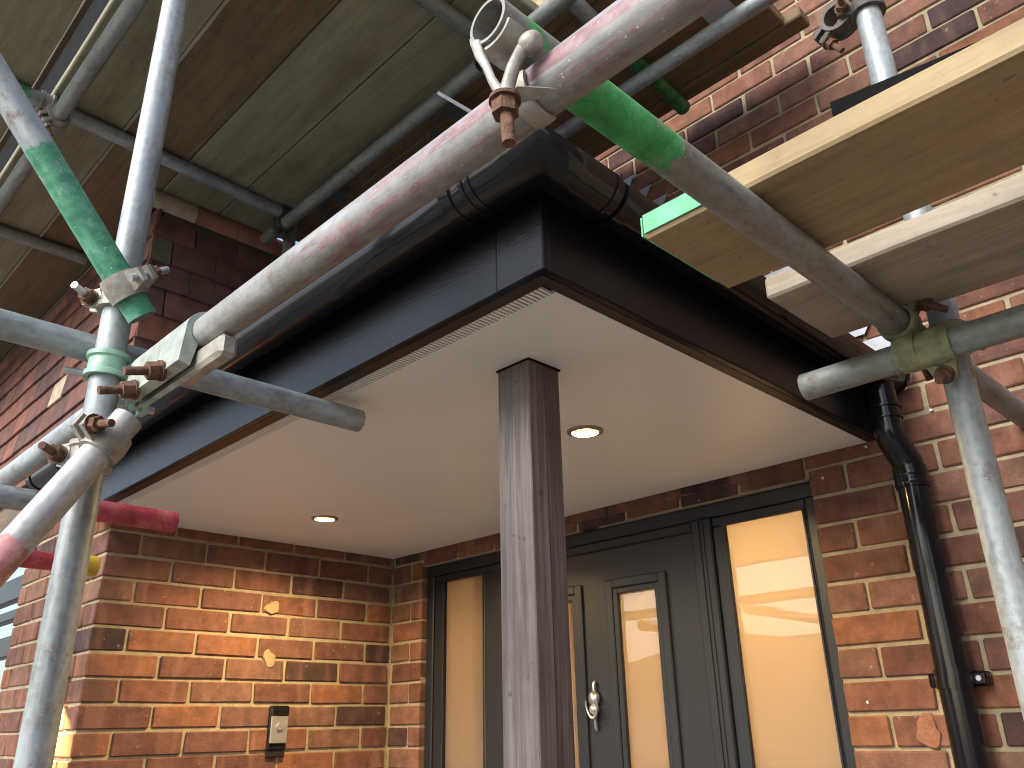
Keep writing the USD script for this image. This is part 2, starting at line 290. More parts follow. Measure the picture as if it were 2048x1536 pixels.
# ------------------------------------------------------------------ the house: walls of single bricks
house = thing('house', 'red brick house with tile hung projecting bay beside the porch', 'house')
DY = 1.125
COURSE, BL, JT = 0.075, 0.215, 0.010
bw_core = cat_([bx(1.822, 4.2, DY + 0.006, 1.4, -2.25, 3.4), bx(0.0, 1.822, DY + 0.006, 1.4, -0.022, 3.4), bx(-0.2, 0.19, DY + 0.006, 1.4, -2.25, -0.022)])
back = obj('brick_wall', bw_core, mortar, house, smooth=False, label='back wall of the porch and the wall above it')
bay_core = bx(-0.874, -0.006, 0.006, DY + 0.3, -2.25, 0.36)
bay = obj('brick_wall', bay_core, mortar, house, smooth=False, label='projecting bay with its corner left of the door')
stuff = {0: [], 1: []}
nb = {0: 0, 1: 0}


def brick(e, wall, single):
    e = np.array(e, float)
    j = lambda s=0.0015: rng.uniform(-s, s)
    b = bx(e[0] + j(), e[1] + j(), e[2] + j(0.0008), e[3], e[4] + j(), e[5] + j(), 0.0035)
    b = rough(b, 0.0022, 60, rng.randrange(999))
    if single and nb[wall] < 296:
        nb[wall] += 1
        obj('brick', b, rng.choices(BR, BW)[0], (back, bay)[wall], smooth=25)
    else:
        stuff[wall].append(b)


ks = list(range(-26, 29))
ks.sort(key=lambda k: abs(k))
for k in ks:                                             # back wall, faces -y
    z1, z0 = -COURSE * k - JT / 2, -COURSE * (k + 1) + JT / 2
    ph = 1.921 if k % 2 == 0 else 2.0335
    for i in range(-10, 10):
        x0, x1 = ph + i * 0.225 + JT / 2, ph + (i + 1) * 0.225 - JT / 2
        x0, x1 = max(x0, 0.005), min(x1, 3.9)
        if x1 - x0 < 0.03: continue
        z = (z0 + z1) / 2
        segs = [(x0, x1)]
        if z < -0.02:
            segs = [(max(a, 1.82), b) for a, b in segs if b > 1.85] + [(a, min(b, 0.192)) for a, b in segs if a < 0.16]
        for a, b in segs:
            if k == 0 and b < 1.9 and a > 0.15: continue
            single = (1.75 < a < 2.95 and -0.95 < z < 0.32) or (1.15 < a < 2.85 and 0.55 < z < 1.85 and z > 1.75 - 0.62 * a + 0.2) or (b < 0.25 and -0.95 < z < 0.04)
            brick((a, b, DY, DY + 0.1, z0, z1), 0, single)
for i in range(8):                                       # the course over the door: lower part of a course
    brick((0.2 + i * 0.2025, 0.2 + i * 0.2025 + 0.1925, DY, DY + 0.1, -0.020, 0.068), 0, True)
for k in range(-5, 29):                                  # bay: wing front (faces -y) and return (faces +x)
    z1, z0 = -COURSE * k - JT / 2, -COURSE * (k + 1) + JT / 2
    ev = k % 2 == 0
    near = k < 13
    brick((-BL if ev else -0.1025, 0, 0, 0.1025 if ev else BL, z0, z1), 1, near)
    y = (0.1025 if ev else BL) + JT
    while y < DY - 0.02:
        y1 = min(y + BL, DY - 0.004)
        b = (-0.1, 0, y, y1, z0, z1)
        brick(b, 1, near and k >= -1); y += 0.225
    x = -(BL if ev else 0.1025) - JT
    while x > -0.85:
        x1 = max(x - BL, -0.88)
        brick((x1, x, 0, 0.1025, z0, z1), 1, near); x -= 0.225
for w, par in ((0, back), (1, bay)):
    n = len(stuff[w])
    for c in range(3):
        part = [b for i, b in enumerate(stuff[w]) if i % 3 == c]
        if part: obj('brick', cat_(part), BR[(0, 1, 4)[c]], par, smooth=25, kind='stuff')


def blob(c, nrm, r, mat, par, name='filler_patch', th=0.004, n=26, sy=1.0):
    d, a, b = frame_of(nrm)
    v = [np.array(c) + d * th]
    ph = [rng.uniform(0, 6.28) for _ in range(4)]
    for g in range(n):
        t = 2 * math.pi * g / n; rr = r * (0.95 + 0.16 * math.sin(2 * t + ph[0]) + 0.09 * math.sin(3 * t + ph[1]) + 0.06 * math.sin(5 * t + ph[2]) + rng.uniform(-.04, .04))
        v.append(np.array(c) + rr * (math.cos(t) * a + sy * math.sin(t) * b) * 0.8 + d * th)
    for g in range(n):
        v.append(np.array(c) + (v[1 + g] - np.array(c) - d * th) * 1.12 - d * 0.002)
    f = [[0, 1 + g, 1 + (g + 1) % n] for g in range(n)] + [t for g in range(n) for t in ([1 + g, 1 + n + g, 1 + n + (g + 1) % n], [1 + g, 1 + n + (g + 1) % n, 1 + (g + 1) % n])]
    me = trimesh.Trimesh(np.array(v), f, process=False); trimesh.repair.fix_normals(me)
    obj(name, me, mat, par, smooth=40)


blob((0.0, 0.600, -0.200), (1, 0, 0), 0.030, filler, bay); blob((0.0, 0.605, -0.375), (1, 0, 0), 0.026, filler, bay, sy=1.4)
blob((2.000, DY, -0.640), (0, -1, 0), 0.037, spall_mat, back, 'spalled_patch', 0.004)
for c in ((1.86, -0.03), (1.985, 0.024), (2.155, 0.075), (1.876, -0.575), (2.2, 0.02)):
    blob((c[0], DY, c[1]), (0, -1, 0), 0.0042, white_frame, back, 'paint_speck', 0.003, 8)

# tile hanging on the bay above the brickwork
core = cat_([bx(-2.6, 0.0, 0.0, 2.0, 0.36, 1.262)])
tiles_w = obj('tile_hanging', core, olive, house, smooth=False)
nt = 0


def tile(e, face, tilt, mat):
    global nt
    if face == 'x':
        b = bx(0, 0.013, e[0], e[1], 0, e[3] - e[2], 0.002); T = trimesh.transformations.rotation_matrix(tilt, [0, 1, 0], [0, 0, e[3] - e[2]])
        b.apply_transform(T); b.apply_translation([0.012, 0, e[2]])
    else:
        b = bx(e[0], e[1], -0.013, 0, 0, e[3] - e[2], 0.002); T = trimesh.transformations.rotation_matrix(tilt, [1, 0, 0], [0, 0, e[3] - e[2]])
        b.apply_transform(T); b.apply_translation([0, -0.012, e[2]])
    obj('tile', rough(b, 0.0015, 40, rng.randrange(99)), mat, tiles_w, smooth=25); nt += 1


bots = [1.083, 0.978, 0.873, 0.768, 0.663, 0.558, 0.453, 0.348]
for r, z0 in enumerate(bots):
    off = 0.082 if r % 2 else 0.0
    for i in range(9):
        y0 = -0.04 + i * 0.167 - off + rng.uniform(-.003, .003)
        y1 = y0 + 0.164
        y0, y1 = max(y0, -0.034), min(y1, 1.12)
        if y1 - y0 < 0.04: continue
        mt = rng.choices(TL, [3, 4, 4, 1])[0]
        if (r, i) in ((0, 3),): mt = tile_cream
        if (r, i) == (1, 0): mt = tile_moss
        tile((y0, y1, z0 + rng.uniform(-.003, .003), z0 + (0.135 if r else 0.09)), 'x', -0.11, mt)
    for i in range(15):
        x1 = 0.03 - i * 0.167 - off + 0.08
        x0 = x1 - 0.164; x1 = min(x1, 0.034)
        if x1 - x0 < 0.04: continue
        mt = rng.choices(TL, [4, 4, 2, 0])[0]
        if (r, i) in ((4, 5),): mt = tile_cream
        tile((x0, x1, z0 + rng.uniform(-.003, .003), z0 + 0.135), 'y', -0.11, mt)


def halfround(p, d, L, mat, ref, r=0.058, lo_=-1.9, hi_=0.75):
    obj('ridge_tile', ring(p, d, [(r, 0), (r, L), (r - 0.012, L), (r - 0.012, 0)], 16, lo_, hi_, ref), mat, tiles_w, smooth=40)


for i in range(7):                                        # rounded top course on both faces
    y0 = -0.055 + i * 0.167
    halfround((-0.012, y0, 1.232), (0, 1, 0), 0.165, tile_cream if i == 0 else (ridge_red_lit if i < 5 else TL[3]), (1, 0, 0) if True else None)
for i in range(9):
    x0 = -0.06 - (i + 1) * 0.30
    halfround((x0, 0.012, 1.222), (1, 0, 0), 0.298, TL[(3, 0, 1)[i % 3]], (0, -1, 0), 0.052, -1.9, 0.75)
for i in range(3):
    obj('tile', rough(bx(0.005, 0.03, 0.13 + i * 0.105, 0.13 + i * 0.105 + 0.103, 1.273, 1.2745), 0.0006, 60), TL[3], tiles_w)
obj('timber_bressumer', bx(-2.6, -0.905, -0.03, 0.09, 0.15, 0.30, 0.006), tan_timber, house)
obj('jetty_soffit', bx(-2.6, -0.885, 0.0, 1.5, 0.30, 0.345), olive, house)

# ------------------------------------------------------------------ porch canopy
Z0 = 0.034
canopy = thing('porch_canopy', 'porch canopy with white soffit, black fascia and slate roof over the front door', 'porch')
LIGHTS = [(1.573, 0.519), (0.433, 0.524)]
poly = sbox(0.004, -0.030, 1.990, DY - 0.002)
for lx, ly in LIGHTS: poly = poly.difference(Point(lx, ly).buffer(0.033, 24))
sf = trimesh.creation.extrude_polygon(poly, 0.010, engine='earcut'); sf.apply_translation([0, 0, Z0 + 0.001])
obj('soffit', sf, soffit_white, canopy, smooth=False)
obj('vent_channel', bx(0.0, 1.990, -0.060, -0.030, Z0 + 0.010, Z0 + 0.016), gasket, canopy)
obj('vent_slat', cat_([bx(0.012 + i * 0.0094, 0.012 + i * 0.0094 + 0.0046, -0.0595, -0.030, Z0 + 0.001, Z0 + 0.006) for i in range(210)]), soffit_white, canopy, smooth=False, kind='stuff')
obj('fascia', bx(-0.06, 1.925, -0.101, -0.087, Z0, 0.235, 0.002), black_foil, canopy, label='front fascia board')
obj('fascia_corner_cap', bx(1.926, 2.0305, -0.1025, -0.087, Z0 - 0.001, 0.235, 0.002), black_foil, canopy)
obj('fascia', bx(2.014, 2.029, -0.0865, DY - 0.004, Z0, 0.235, 0.002), black_foil, canopy, label='side fascia board')
obj('edge_trim', bx(-0.06, 2.013, -0.0865, -0.061, Z0 + 0.0005, Z0 + 0.010), brown_trim, canopy)
obj('edge_trim', bx(1.991, 2.0135, -0.0605, DY - 0.004, Z0 + 0.0005, Z0 + 0.012), brown_trim, canopy)
# roof slopes with single slates
PF, PR = math.radians(44), math.radians(49.3)


def slope_z(x, y): return 0


zt = 1.10
yt, xt = -0.10 + (zt - 0.235) / math.tan(PF), 2.06 - (zt - 0.235) / math.tan(PR)
deckv = np.array([[-0.1, -0.085, 0.23], [2.03, -0.085, 0.23], [xt, yt, zt - 0.02], [-0.1, yt, zt - 0.02], [2.03, DY, 0.23], [xt, DY, zt - 0.02], [-0.1, DY, zt - 0.02]])
obj('roof_deck', trimesh.Trimesh(deckv, [[0, 1, 2], [0, 2, 3], [1, 4, 5], [1, 5, 2], [3, 2, 6], [2, 5, 6]], process=False), board_dark, canopy, smooth=False)
for face in 'fr':
    for row in range(5):
        for i in range(12):
            g = 0.2
            if face == 'f':
                s0 = row * g; cx = 2.15 - 0.24 * i - (0.12 if row % 2 else 0) - 0.12; cy = -0.125 + (s0 + 0.12) * math.cos(PF)
                if cx > 2.02 - (cy + 0.10) or cx < -0.05: continue
                b = bx(-0.119, 0.119, 0, 0.30, 0, 0.006)
                b.apply_transform(trimesh.transformations.rotation_matrix(PF - 0.02, [1, 0, 0])); b.apply_translation([cx, -0.106 + s0 * math.cos(PF), 0.228 + s0 * math.sin(PF) + 0.004])
            else:
                s0 = row * g; cy = -0.05 + 0.24 * i + (0.12 if row % 2 else 0); cx = 2.10 - (s0 + 0.12) * math.cos(PR)
                if cy + 0.10 < (2.02 - cx) or cy > 1.0: continue
                b = bx(-0.30, 0, -0.119, 0.119, 0, 0.006)
                b.apply_transform(trimesh.transformations.rotation_matrix(PR - 0.02, [0, 1, 0])); b.apply_translation([2.045 - s0 * math.cos(PR), cy, 0.226 + s0 * math.sin(PR) + 0.004])
            obj('slate', rough(b, 0.0004, 30), slate, canopy, smooth=False)
for k in range(4, 17):                                    # stepped lead flashing let into the mortar courses
    zc = COURSE * k; xT = 1.43 + (1.125 - zc) / 1.16
    pts = np.array([[xT - 0.20, zc], [xT, zc], [xT - 0.036, zc - 0.056], [xT - 0.20, zc - 0.056 + 0.0]])
    pg = trimesh.creation.extrude_polygon(Polygon(pts), 0.002, engine='earcut'); v = pg.vertices
    yo = DY - 0.004 - 0.0022 * (k % 3) - 0.001
    pg = trimesh.Trimesh(np.stack([v[:, 0], yo + v[:, 2], v[:, 1]], 1), pg.faces[:, ::-1], process=False)
    obj('lead_flashing', pg, lead, canopy, smooth=False)

# recessed downlights
for (lx, ly), lab in zip(LIGHTS, ('lit recessed downlight in the white soffit just right of the timber post', 'lit recessed downlight in the white soffit above the doorbell wall')):
    t = thing('recessed_downlight', lab, 'downlight', 'downlights in the porch soffit')
    obj('bezel', ring((lx, ly, Z0 - 0.004), (0, 0, 1), [(0.030, 0.003), (0.032, 0.0), (0.043, 0.002), (0.044, 0.0048), (0.030, 0.0048)], 40), nickel, t, smooth=30)
    obj('reflector', ring((lx, ly, Z0 + 0.001), (0, 0, 1), [(0.0305, 0.0), (0.028, 0.018), (0.0295, 0.018), (0.032, 0.0)], 32), nickel, t)
    obj('lamp', trimesh.creation.cylinder(radius=0.0265, height=0.004, sections=32, transform=trimesh.transformations.translation_matrix([lx, ly, Z0 + 0.0115])), lamp_glow, t)
    li = UsdLux.DiskLight.Define(stage, str(t.GetPath()) + '/bulb'); li.CreateRadiusAttr(0.024); li.CreateIntensityAttr(1900.0); li.CreateColorAttr(Gf.Vec3f(1.0, 0.69, 0.34)); li.AddTranslateOp().Set((lx, ly, Z0 + 0.0075))

# post
PX, PY, PW = 1.6948, 0.1175, 0.0856
post = thing('porch_post', 'square dark stained timber post standing in front of the door', 'post')
obj('lamella', bx(PX, PX + PW, PY, PY + 0.0425, -2.25, Z0 - 0.001, 0.002), post_wood, post)
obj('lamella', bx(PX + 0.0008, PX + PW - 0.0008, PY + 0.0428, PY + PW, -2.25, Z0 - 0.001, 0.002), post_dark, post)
obj('head_trim', bx(PX - 0.002, PX + PW + 0.002, PY - 0.002, PY + PW + 0.002, Z0 - 0.003, Z0 + 0.0005), gasket, post)

# ------------------------------------------------------------------ gutter
GR = 0.045; GZ = 0.2025; GYc = -0.151; GXc = 2.0755


def half_pipe(path, r, th, z, lo=math.pi, hi=2 * math.pi, n=18, bead=0.0):
    p3 = np.array([(*q, 0.0)[:3] for q in path], float); p = p3[:, :2]
    sg = p[1:] - p[:-1]; sg /= np.linalg.norm(sg, axis=1)[:, None]
    t = np.array([sg[0]] + [(sg[i] + sg[i + 1]) / np.linalg.norm(sg[i] + sg[i + 1]) for i in range(len(sg) - 1)] + [sg[-1]])
    mt_ = np.array([1.0] + [1 / max(0.3, t[i + 1] @ sg[i]) for i in range(len(sg) - 1)] + [1.0])
    nr = np.stack([t[:, 1], -t[:, 0]], 1) * mt_[:, None]  # outward (right of travel), mitred at corners
    ang = np.linspace(lo, hi, n)
    prof = [(r * math.cos(a), r * math.sin(a)) for a in ang] + [((r - th) * math.cos(a), (r - th) * math.sin(a)) for a in ang[::-1]]
    k = len(prof); V = []
    for i in range(len(p)):
        for u, w in prof: V.append([p[i, 0] - nr[i, 0] * u, p[i, 1] - nr[i, 1] * u, z + w + p3[i, 2]])
    F = []
    for i in range(len(p) - 1):
        for s in range(k):
            q = (s + 1) % k
            F += [[i * k + s, i * k + q, (i + 1) * k + q], [i * k + s, (i + 1) * k + q, (i + 1) * k + s]]
    for base, fl in ((0, 1), ((len(p) - 1) * k, -1)):
        for s in range(n - 1):
            F += [[base + s, base + k - 1 - s, base + k - 2 - s][::fl], [base + s, base + k - 2 - s, base + s + 1][::fl]]
    me = trimesh.Trimesh(np.array(V), F, process=False); trimesh.repair.fix_normals(me)
    return me


gut = thing('rain_gutter', 'glossy black half round plastic gutter turning the corner of the porch canopy', 'gutter')
obj('gutter_length', half_pipe([(-0.27, GYc), (0.5, GYc), (1.2, GYc), (1.955, GYc)], GR, 0.003, GZ), black_pvc, gut, smooth=40, label='front length')
obj('gutter_length', half_pipe([(GXc, -0.02, -0.007), (GXc, 0.5, -0.012), (GXc, 1.118, -0.016)], GR, 0.003, GZ), black_pvc, gut, smooth=40, label='side length')
corner_p = [(1.945, GYc), (2.02, GYc), (GXc, GYc, -0.004), (GXc, -0.09, -0.006), (GXc, -0.015, -0.007)]
obj('gutter_corner', half_pipe(corner_p, GR + 0.0042, 0.004, GZ + 0.001), black_pvc, gut, smooth=40)
for nm, pp in (('socket_rim', [(1.940, GYc), (1.947, GYc)]), ('socket_rim', [(1.958, GYc), (1.963, GYc)]), ('socket_rim', [(GXc, -0.020, -0.007), (GXc, -0.014, -0.007)])):
    obj(nm, half_pipe(pp, GR + 0.008, 0.008, GZ + 0.003), black_pvc, gut, smooth=30)
for xx in (1.900, 0.905, -0.02):
    obj('bracket', cat_([half_pipe([(xx - 0.012, GYc), (xx + 0.012, GYc)], GR + 0.006, 0.005, GZ + 0.004), bx(xx - 0.012, xx + 0.012, -0.1035, -0.1015, 0.17, 0.225)]), black_pvc, gut, smooth=30)
for yy in (0.02, 0.55):
    obj('bracket', cat_([half_pipe([(GXc, yy - 0.012, -0.010), (GXc, yy + 0.012, -0.010)], GR + 0.006, 0.005, GZ + 0.004), bx(2.0295, 2.0315, yy - 0.012, yy + 0.012, 0.17, 0.225)]), black_pvc, gut, smooth=30)
for pts in ([(-0.30, GYc), (-0.262, GYc)],):
    c_ = half_pipe(pts, GR + 0.005, 0.005, GZ + 0.002)
    capv = [[-0.299, GYc + (GR + 0.004) * math.cos(a), GZ + (GR + 0.004) * math.sin(a)] for a in np.linspace(math.pi, 2 * math.pi, 18)]
    obj('stop_end', cat_([c_, trimesh.Trimesh(capv, [[0, i, i + 1] for i in range(1, 17)], process=False)]), black_pvc, gut, smooth=30)
obj('outlet', cat_([half_pipe([(GXc, 0.985), (GXc, 1.116)], 0.056, 0.004, GZ - 0.016), half_pipe([(GXc, 0.980), (GXc, 0.989)], 0.060, 0.008, GZ - 0.014), half_pipe([(GXc, 1.098), (GXc, 1.106)], 0.060, 0.006, GZ - 0.014),
                    cyl((GXc, 1.045, 0.085), (GXc, 1.045, 0.165), 0.034, 28)]), black_pvc, gut, smooth=40)

dp = thing('downpipe', 'shiny black plastic downpipe on the brick wall right of the door', 'downpipe')
PXc, PYc = 2.093, 1.077
obj('pipe', sweep([(PXc, PYc, z) for z in np.linspace(-0.07, -2.2, 12)], 0.034, 28), black_pvc, dp, smooth=40)
obj('offset_bend', sweep([(GXc, 1.045, 0.10), (GXc, 1.045, 0.05), (GXc, 1.045, 0.025), (GXc + 0.003, 1.050, 0.0), (GXc + 0.010, 1.066, -0.03), (PXc, 1.0765, -0.055), (PXc, PYc, -0.09)], 0.0345, 28), black_pvc, dp, smooth=50)
for c, dd in (((GXc, 1.045, 0.055), (0, 0, 1)), ((GXc, 1.045, 0.083), (0, 0, 1)), ((PXc, PYc, -0.085), (0, 0, 1)), ((PXc, PYc, -0.105), (0, 0, 1))):
    obj('socket_rim', ring(c, dd, [(0.030, -0.004), (0.0385, -0.004), (0.039, 0), (0.0385, 0.004), (0.030, 0.004)], 30), black_pvc, dp, smooth=30)
obj('socket', cyl((PXc, PYc, -0.115), (PXc, PYc, -0.065), 0.0375, 28), black_pvc, dp, smooth=40)
pb = obj('pipe_clip', cat_([ring((PXc, PYc, -0.555), (0, 0, 1), [(0.034, 0), (0.0375, 0), (0.0375, 0.04), (0.034, 0.04)], 28), bx(PXc - 0.062, PXc + 0.062, 1.100, 1.124, -0.551, -0.522, 0.003), bx(PXc + 0.030, PXc + 0.062, 1.085, 1.10, -0.549, -0.524, 0.003), bx(PXc - 0.05, PXc - 0.030, 1.085, 1.10, -0.549, -0.524, 0.003)]), black_pvc, dp)
obj('screw', cyl((PXc + 0.047, 1.082, -0.536), (PXc + 0.047, 1.086, -0.536), 0.0055, 12), zinc, pb)

# ------------------------------------------------------------------ door set
FY = 1.150
door = thing('front_door', 'anthracite grey front door with frosted sidelights and a chrome knocker', 'door')
ZT, ZB = -0.022, -2.2


def fr(name, x0, x1, z0, z1, y0=FY, dep=0.06, c=0.004, m_=None, par=None, **k): return obj(name, bx(x0, x1, y0, y0 + dep, z0, z1, c), m_ or anth, par or door, smooth=25, **k)


fr('frame_head', 0.193, 1.818, -0.062, ZT); fr('door_head', 0.6555, 1.4275, -0.091, -0.0623, FY + 0.003); fr('frame_jamb', 0.193, 0.235, ZB, -0.0622); fr('frame_jamb', 1.786, 1.818, ZB, -0.0622)
fr('mullion', 0.585, 0.655, ZB, -0.0622, FY - 0.004); fr('mullion', 1.428, 1.494, ZB, -0.0622, FY - 0.004)
obj('mullion_bead', cat_([bx(1.452, 1.458, FY - 0.008, FY - 0.0042, ZB, -0.063, 0.001), bx(1.466, 1.471, FY - 0.007, FY - 0.0042, ZB, -0.063, 0.001)]), anth, door)


def sash(x0, x1, gx0, gx1, gz1):
    t = fr('sash_head', x0, x1, gz1 + 0.004, -0.0625, FY + 0.006); fr('sash_stile', x0, gx0 - 0.004, ZB, gz1 + 0.0035, FY + 0.006); fr('sash_stile', gx1 + 0.004, x1, ZB, gz1 + 0.0035, FY + 0.006)
    obj('glazing_bead', cat_([bx(gx0 - 0.012, gx0 - 0.0005, FY + 0.001, FY + 0.0058, ZB, gz1, 0.002), bx(gx1 + 0.0005, gx1 + 0.007, FY + 0.001, FY + 0.0058, ZB, gz1, 0.002), bx(gx0 - 0.012, gx1 + 0.007, FY + 0.001, FY + 0.0058, gz1 + 0.0003, gz1 + 0.010, 0.002)]), anth, door)
    obj('glass_pane', bx(gx0 - 0.004, gx1 + 0.004, FY + 0.020, FY + 0.024, ZB, gz1 + 0.004), pane_mat, door, smooth=False)


sash(0.2355, 0.5845, 0.296, 0.512, -0.094); sash(1.4945, 1.7855, 1.538, 1.774, -0.094)
LX0, LX1 = 0.659, 1.424
lz = -0.094
leafy = FY + 0.010
panes = [(0.808, 0.940), (1.131, 1.273)]
lp = sbox(LX0, ZB, LX1, lz)
for a, b in panes: lp = lp.difference(sbox(a - 0.003, ZB + 0.5, b + 0.003, -0.233))
lm = trimesh.creation.extrude_polygon(lp, 0.04, engine='earcut'); v = lm.vertices
obj('door_leaf', trimesh.Trimesh(np.stack([v[:, 0], leafy + 0.04 - v[:, 2], v[:, 1]], 1), lm.faces, process=False), anth, door, smooth=False)
for a, b in panes:
    zt_ = -0.236
    mo = [bx(a - 0.046, a - 0.018, leafy - 0.010, leafy - 0.0003, ZB, zt_ + 0.046, 0.004), bx(b + 0.018, b + 0.046, leafy - 0.010, leafy - 0.0003, ZB, zt_ + 0.046, 0.004), bx(a - 0.0178, b + 0.0178, leafy - 0.010, leafy - 0.0003, zt_ + 0.018, zt_ + 0.046, 0.004),
          bx(a - 0.0175, a - 0.001, leafy - 0.005, leafy - 0.0003, ZB, zt_ + 0.0175, 0.003), bx(b + 0.001, b + 0.0175, leafy - 0.005, leafy - 0.0003, ZB, zt_ + 0.0175, 0.003), bx(a - 0.0008, b + 0.0008, leafy - 0.005, leafy - 0.0003, zt_ + 0.001, zt_ + 0.0175, 0.003)]
    obj('panel_moulding', cat_(mo), anth, door)
    obj('glass_pane', bx(a - 0.003, b + 0.003, leafy + 0.012, leafy + 0.016, ZB, zt_ + 0.003), pane_mat, door, smooth=False)
kx, kz = 1.021, -0.555
ky = leafy
th_ = np.linspace(-0.25, math.pi + 0.25, 15)
loop = [(kx + 0.023 * math.cos(a) * (1 if abs(math.cos(a)) > .3 else 1), ky - 0.026 + 0.004 * math.sin(a), kz + 0.008 - 0.045 * math.sin(a) ** 1 * (1 if math.sin(a) > 0 else .4)) for a in th_]
kn = obj('door_knocker', cat_([sweep(loop, [0.0028 + 0.0030 * max(0, math.sin(a)) ** 4 for a in th_], 10),
      trimesh.creation.icosphere(2, 0.020).apply_transform(np.diag([1.0, 0.75, 1.15, 1])).apply_translation([kx, ky - 0.012, kz + 0.018]),
      trimesh.creation.icosphere(2, 0.016).apply_translation([kx, ky - 0.012, kz - 0.012]),
      sweep([(kx, ky - 0.008, kz + 0.03), (kx, ky - 0.011, kz + 0.045), (kx, ky - 0.010, kz + 0.058), (kx, ky - 0.006, kz + 0.070)], [0.008, 0.0055, 0.0065, 0.0028], 12),
      sweep([(kx, ky - 0.010, kz - 0.02), (kx, ky - 0.011, kz - 0.045), (kx, ky - 0.010, kz - 0.062), (kx, ky - 0.006, kz - 0.073)], [0.009, 0.005, 0.0065, 0.003], 12)]), chrome, door, smooth=50)
# hall behind the glass
hall = thing('hallway', 'warm lit cream hallway glowing behind the frosted door glass', 'hallway')
for e in ((0.0, 2.0, 3.0, 3.05, -2.25, 0.25), (0.0, 0.05, 1.42, 3.0, -2.25, 0.25), (1.95, 2.0, 1.42, 3.0, -2.25, 0.25)): obj('hall_wall', bx(*e), plaster, hall, smooth=False)
obj('hall_ceiling', bx(0.0, 2.0, 1.42, 3.05, 0.251, 0.29), plaster, hall, smooth=False); obj('hall_floor', bx(0.0, 2.0, 1.42, 3.05, -2.24, -2.22), tan_timber, hall, smooth=False)
for nm, e in (('hall_reveal', (0.02, 0.05, 1.22, 1.42, -2.25, 0.25)), ('hall_reveal', (1.95, 1.98, 1.22, 1.42, -2.25, 0.25)), ('hall_reveal', (0.02, 1.98, 1.22, 1.42, 0.25, 0.28))):
    obj(nm, bx(*e), plaster, hall, smooth=False)
obj('lamp_globe', trimesh.creation.icosphere(3, 0.06).apply_translation([1.66, 1.85, -0.10]), M('hall_lamp', {'e': ('emission', {'color': (1.0, 0.66, 0.28), 'strength': 175.0})}, [], 'e.emission'), hall)

# ------------------------------------------------------------------ doorbell, wall light
bell = thing('doorbell', 'slim doorbell with black top and silver button plate on the side wall', 'doorbell')
by0, by1 = 0.622, 0.688
obj('back_case', bx(0.0015, 0.016, by0 - 0.002, by1 + 0.002, -0.668, -0.528, 0.003), black_gl, bell)
obj('camera_window', bx(0.0165, 0.024, by0, by1, -0.561, -0.530, 0.003), black_gl, bell)
obj('button_plate', bx(0.0165, 0.022, by0 + 0.001, by1 - 0.001, -0.648, -0.5615, 0.003), silver, bell)
obj('push_button', trimesh.creation.cylinder(radius=0.0115, height=0.006, sections=28, transform=trimesh.transformations.translation_matrix([0.0245, 0.655, -0.596]) @ trimesh.transformations.rotation_matrix(math.pi / 2, [0, 1, 0])), silver, bell)
obj('lower_brown_strip', bx(0.0005, 0.010, by0, by1, -0.690, -0.6685, 0.002), brown_trim, bell)  # thin brown strip just below the case
wl = thing('wall_light', 'small wall light casting a warm beam on the bay brickwork behind the standard', 'wall light')
LXw, LYw, LZw = -0.160, -0.065, -0.445
obj('shade', ring((LXw, LYw, LZw - 0.05), (0, 0, 1), [(0.026, 0), (0.030, 0), (0.030, 0.10), (0.026, 0.10)], 24), black_foil, wl)
obj('arm', bx(LXw - 0.012, LXw + 0.012, LYw + 0.028, -0.001, LZw - 0.02, LZw + 0.02, 0.002), black_foil, wl)
obj('lamp', trimesh.creation.cylinder(radius=0.0255, height=0.004, sections=24, transform=trimesh.transformations.translation_matrix([LXw, LYw, LZw - 0.01])), lamp_glow, wl)
li = UsdLux.DiskLight.Define(stage, str(wl.GetPath()) + '/bulb'); li.CreateRadiusAttr(0.02); li.CreateIntensityAttr(8000.0); li.CreateColorAttr(Gf.Vec3f(1.0, 0.55, 0.16)); li.AddTranslateOp().Set((LXw, LYw, LZw - 0.016))

# ------------------------------------------------------------------ scaffold tubes
TR = 0.02415


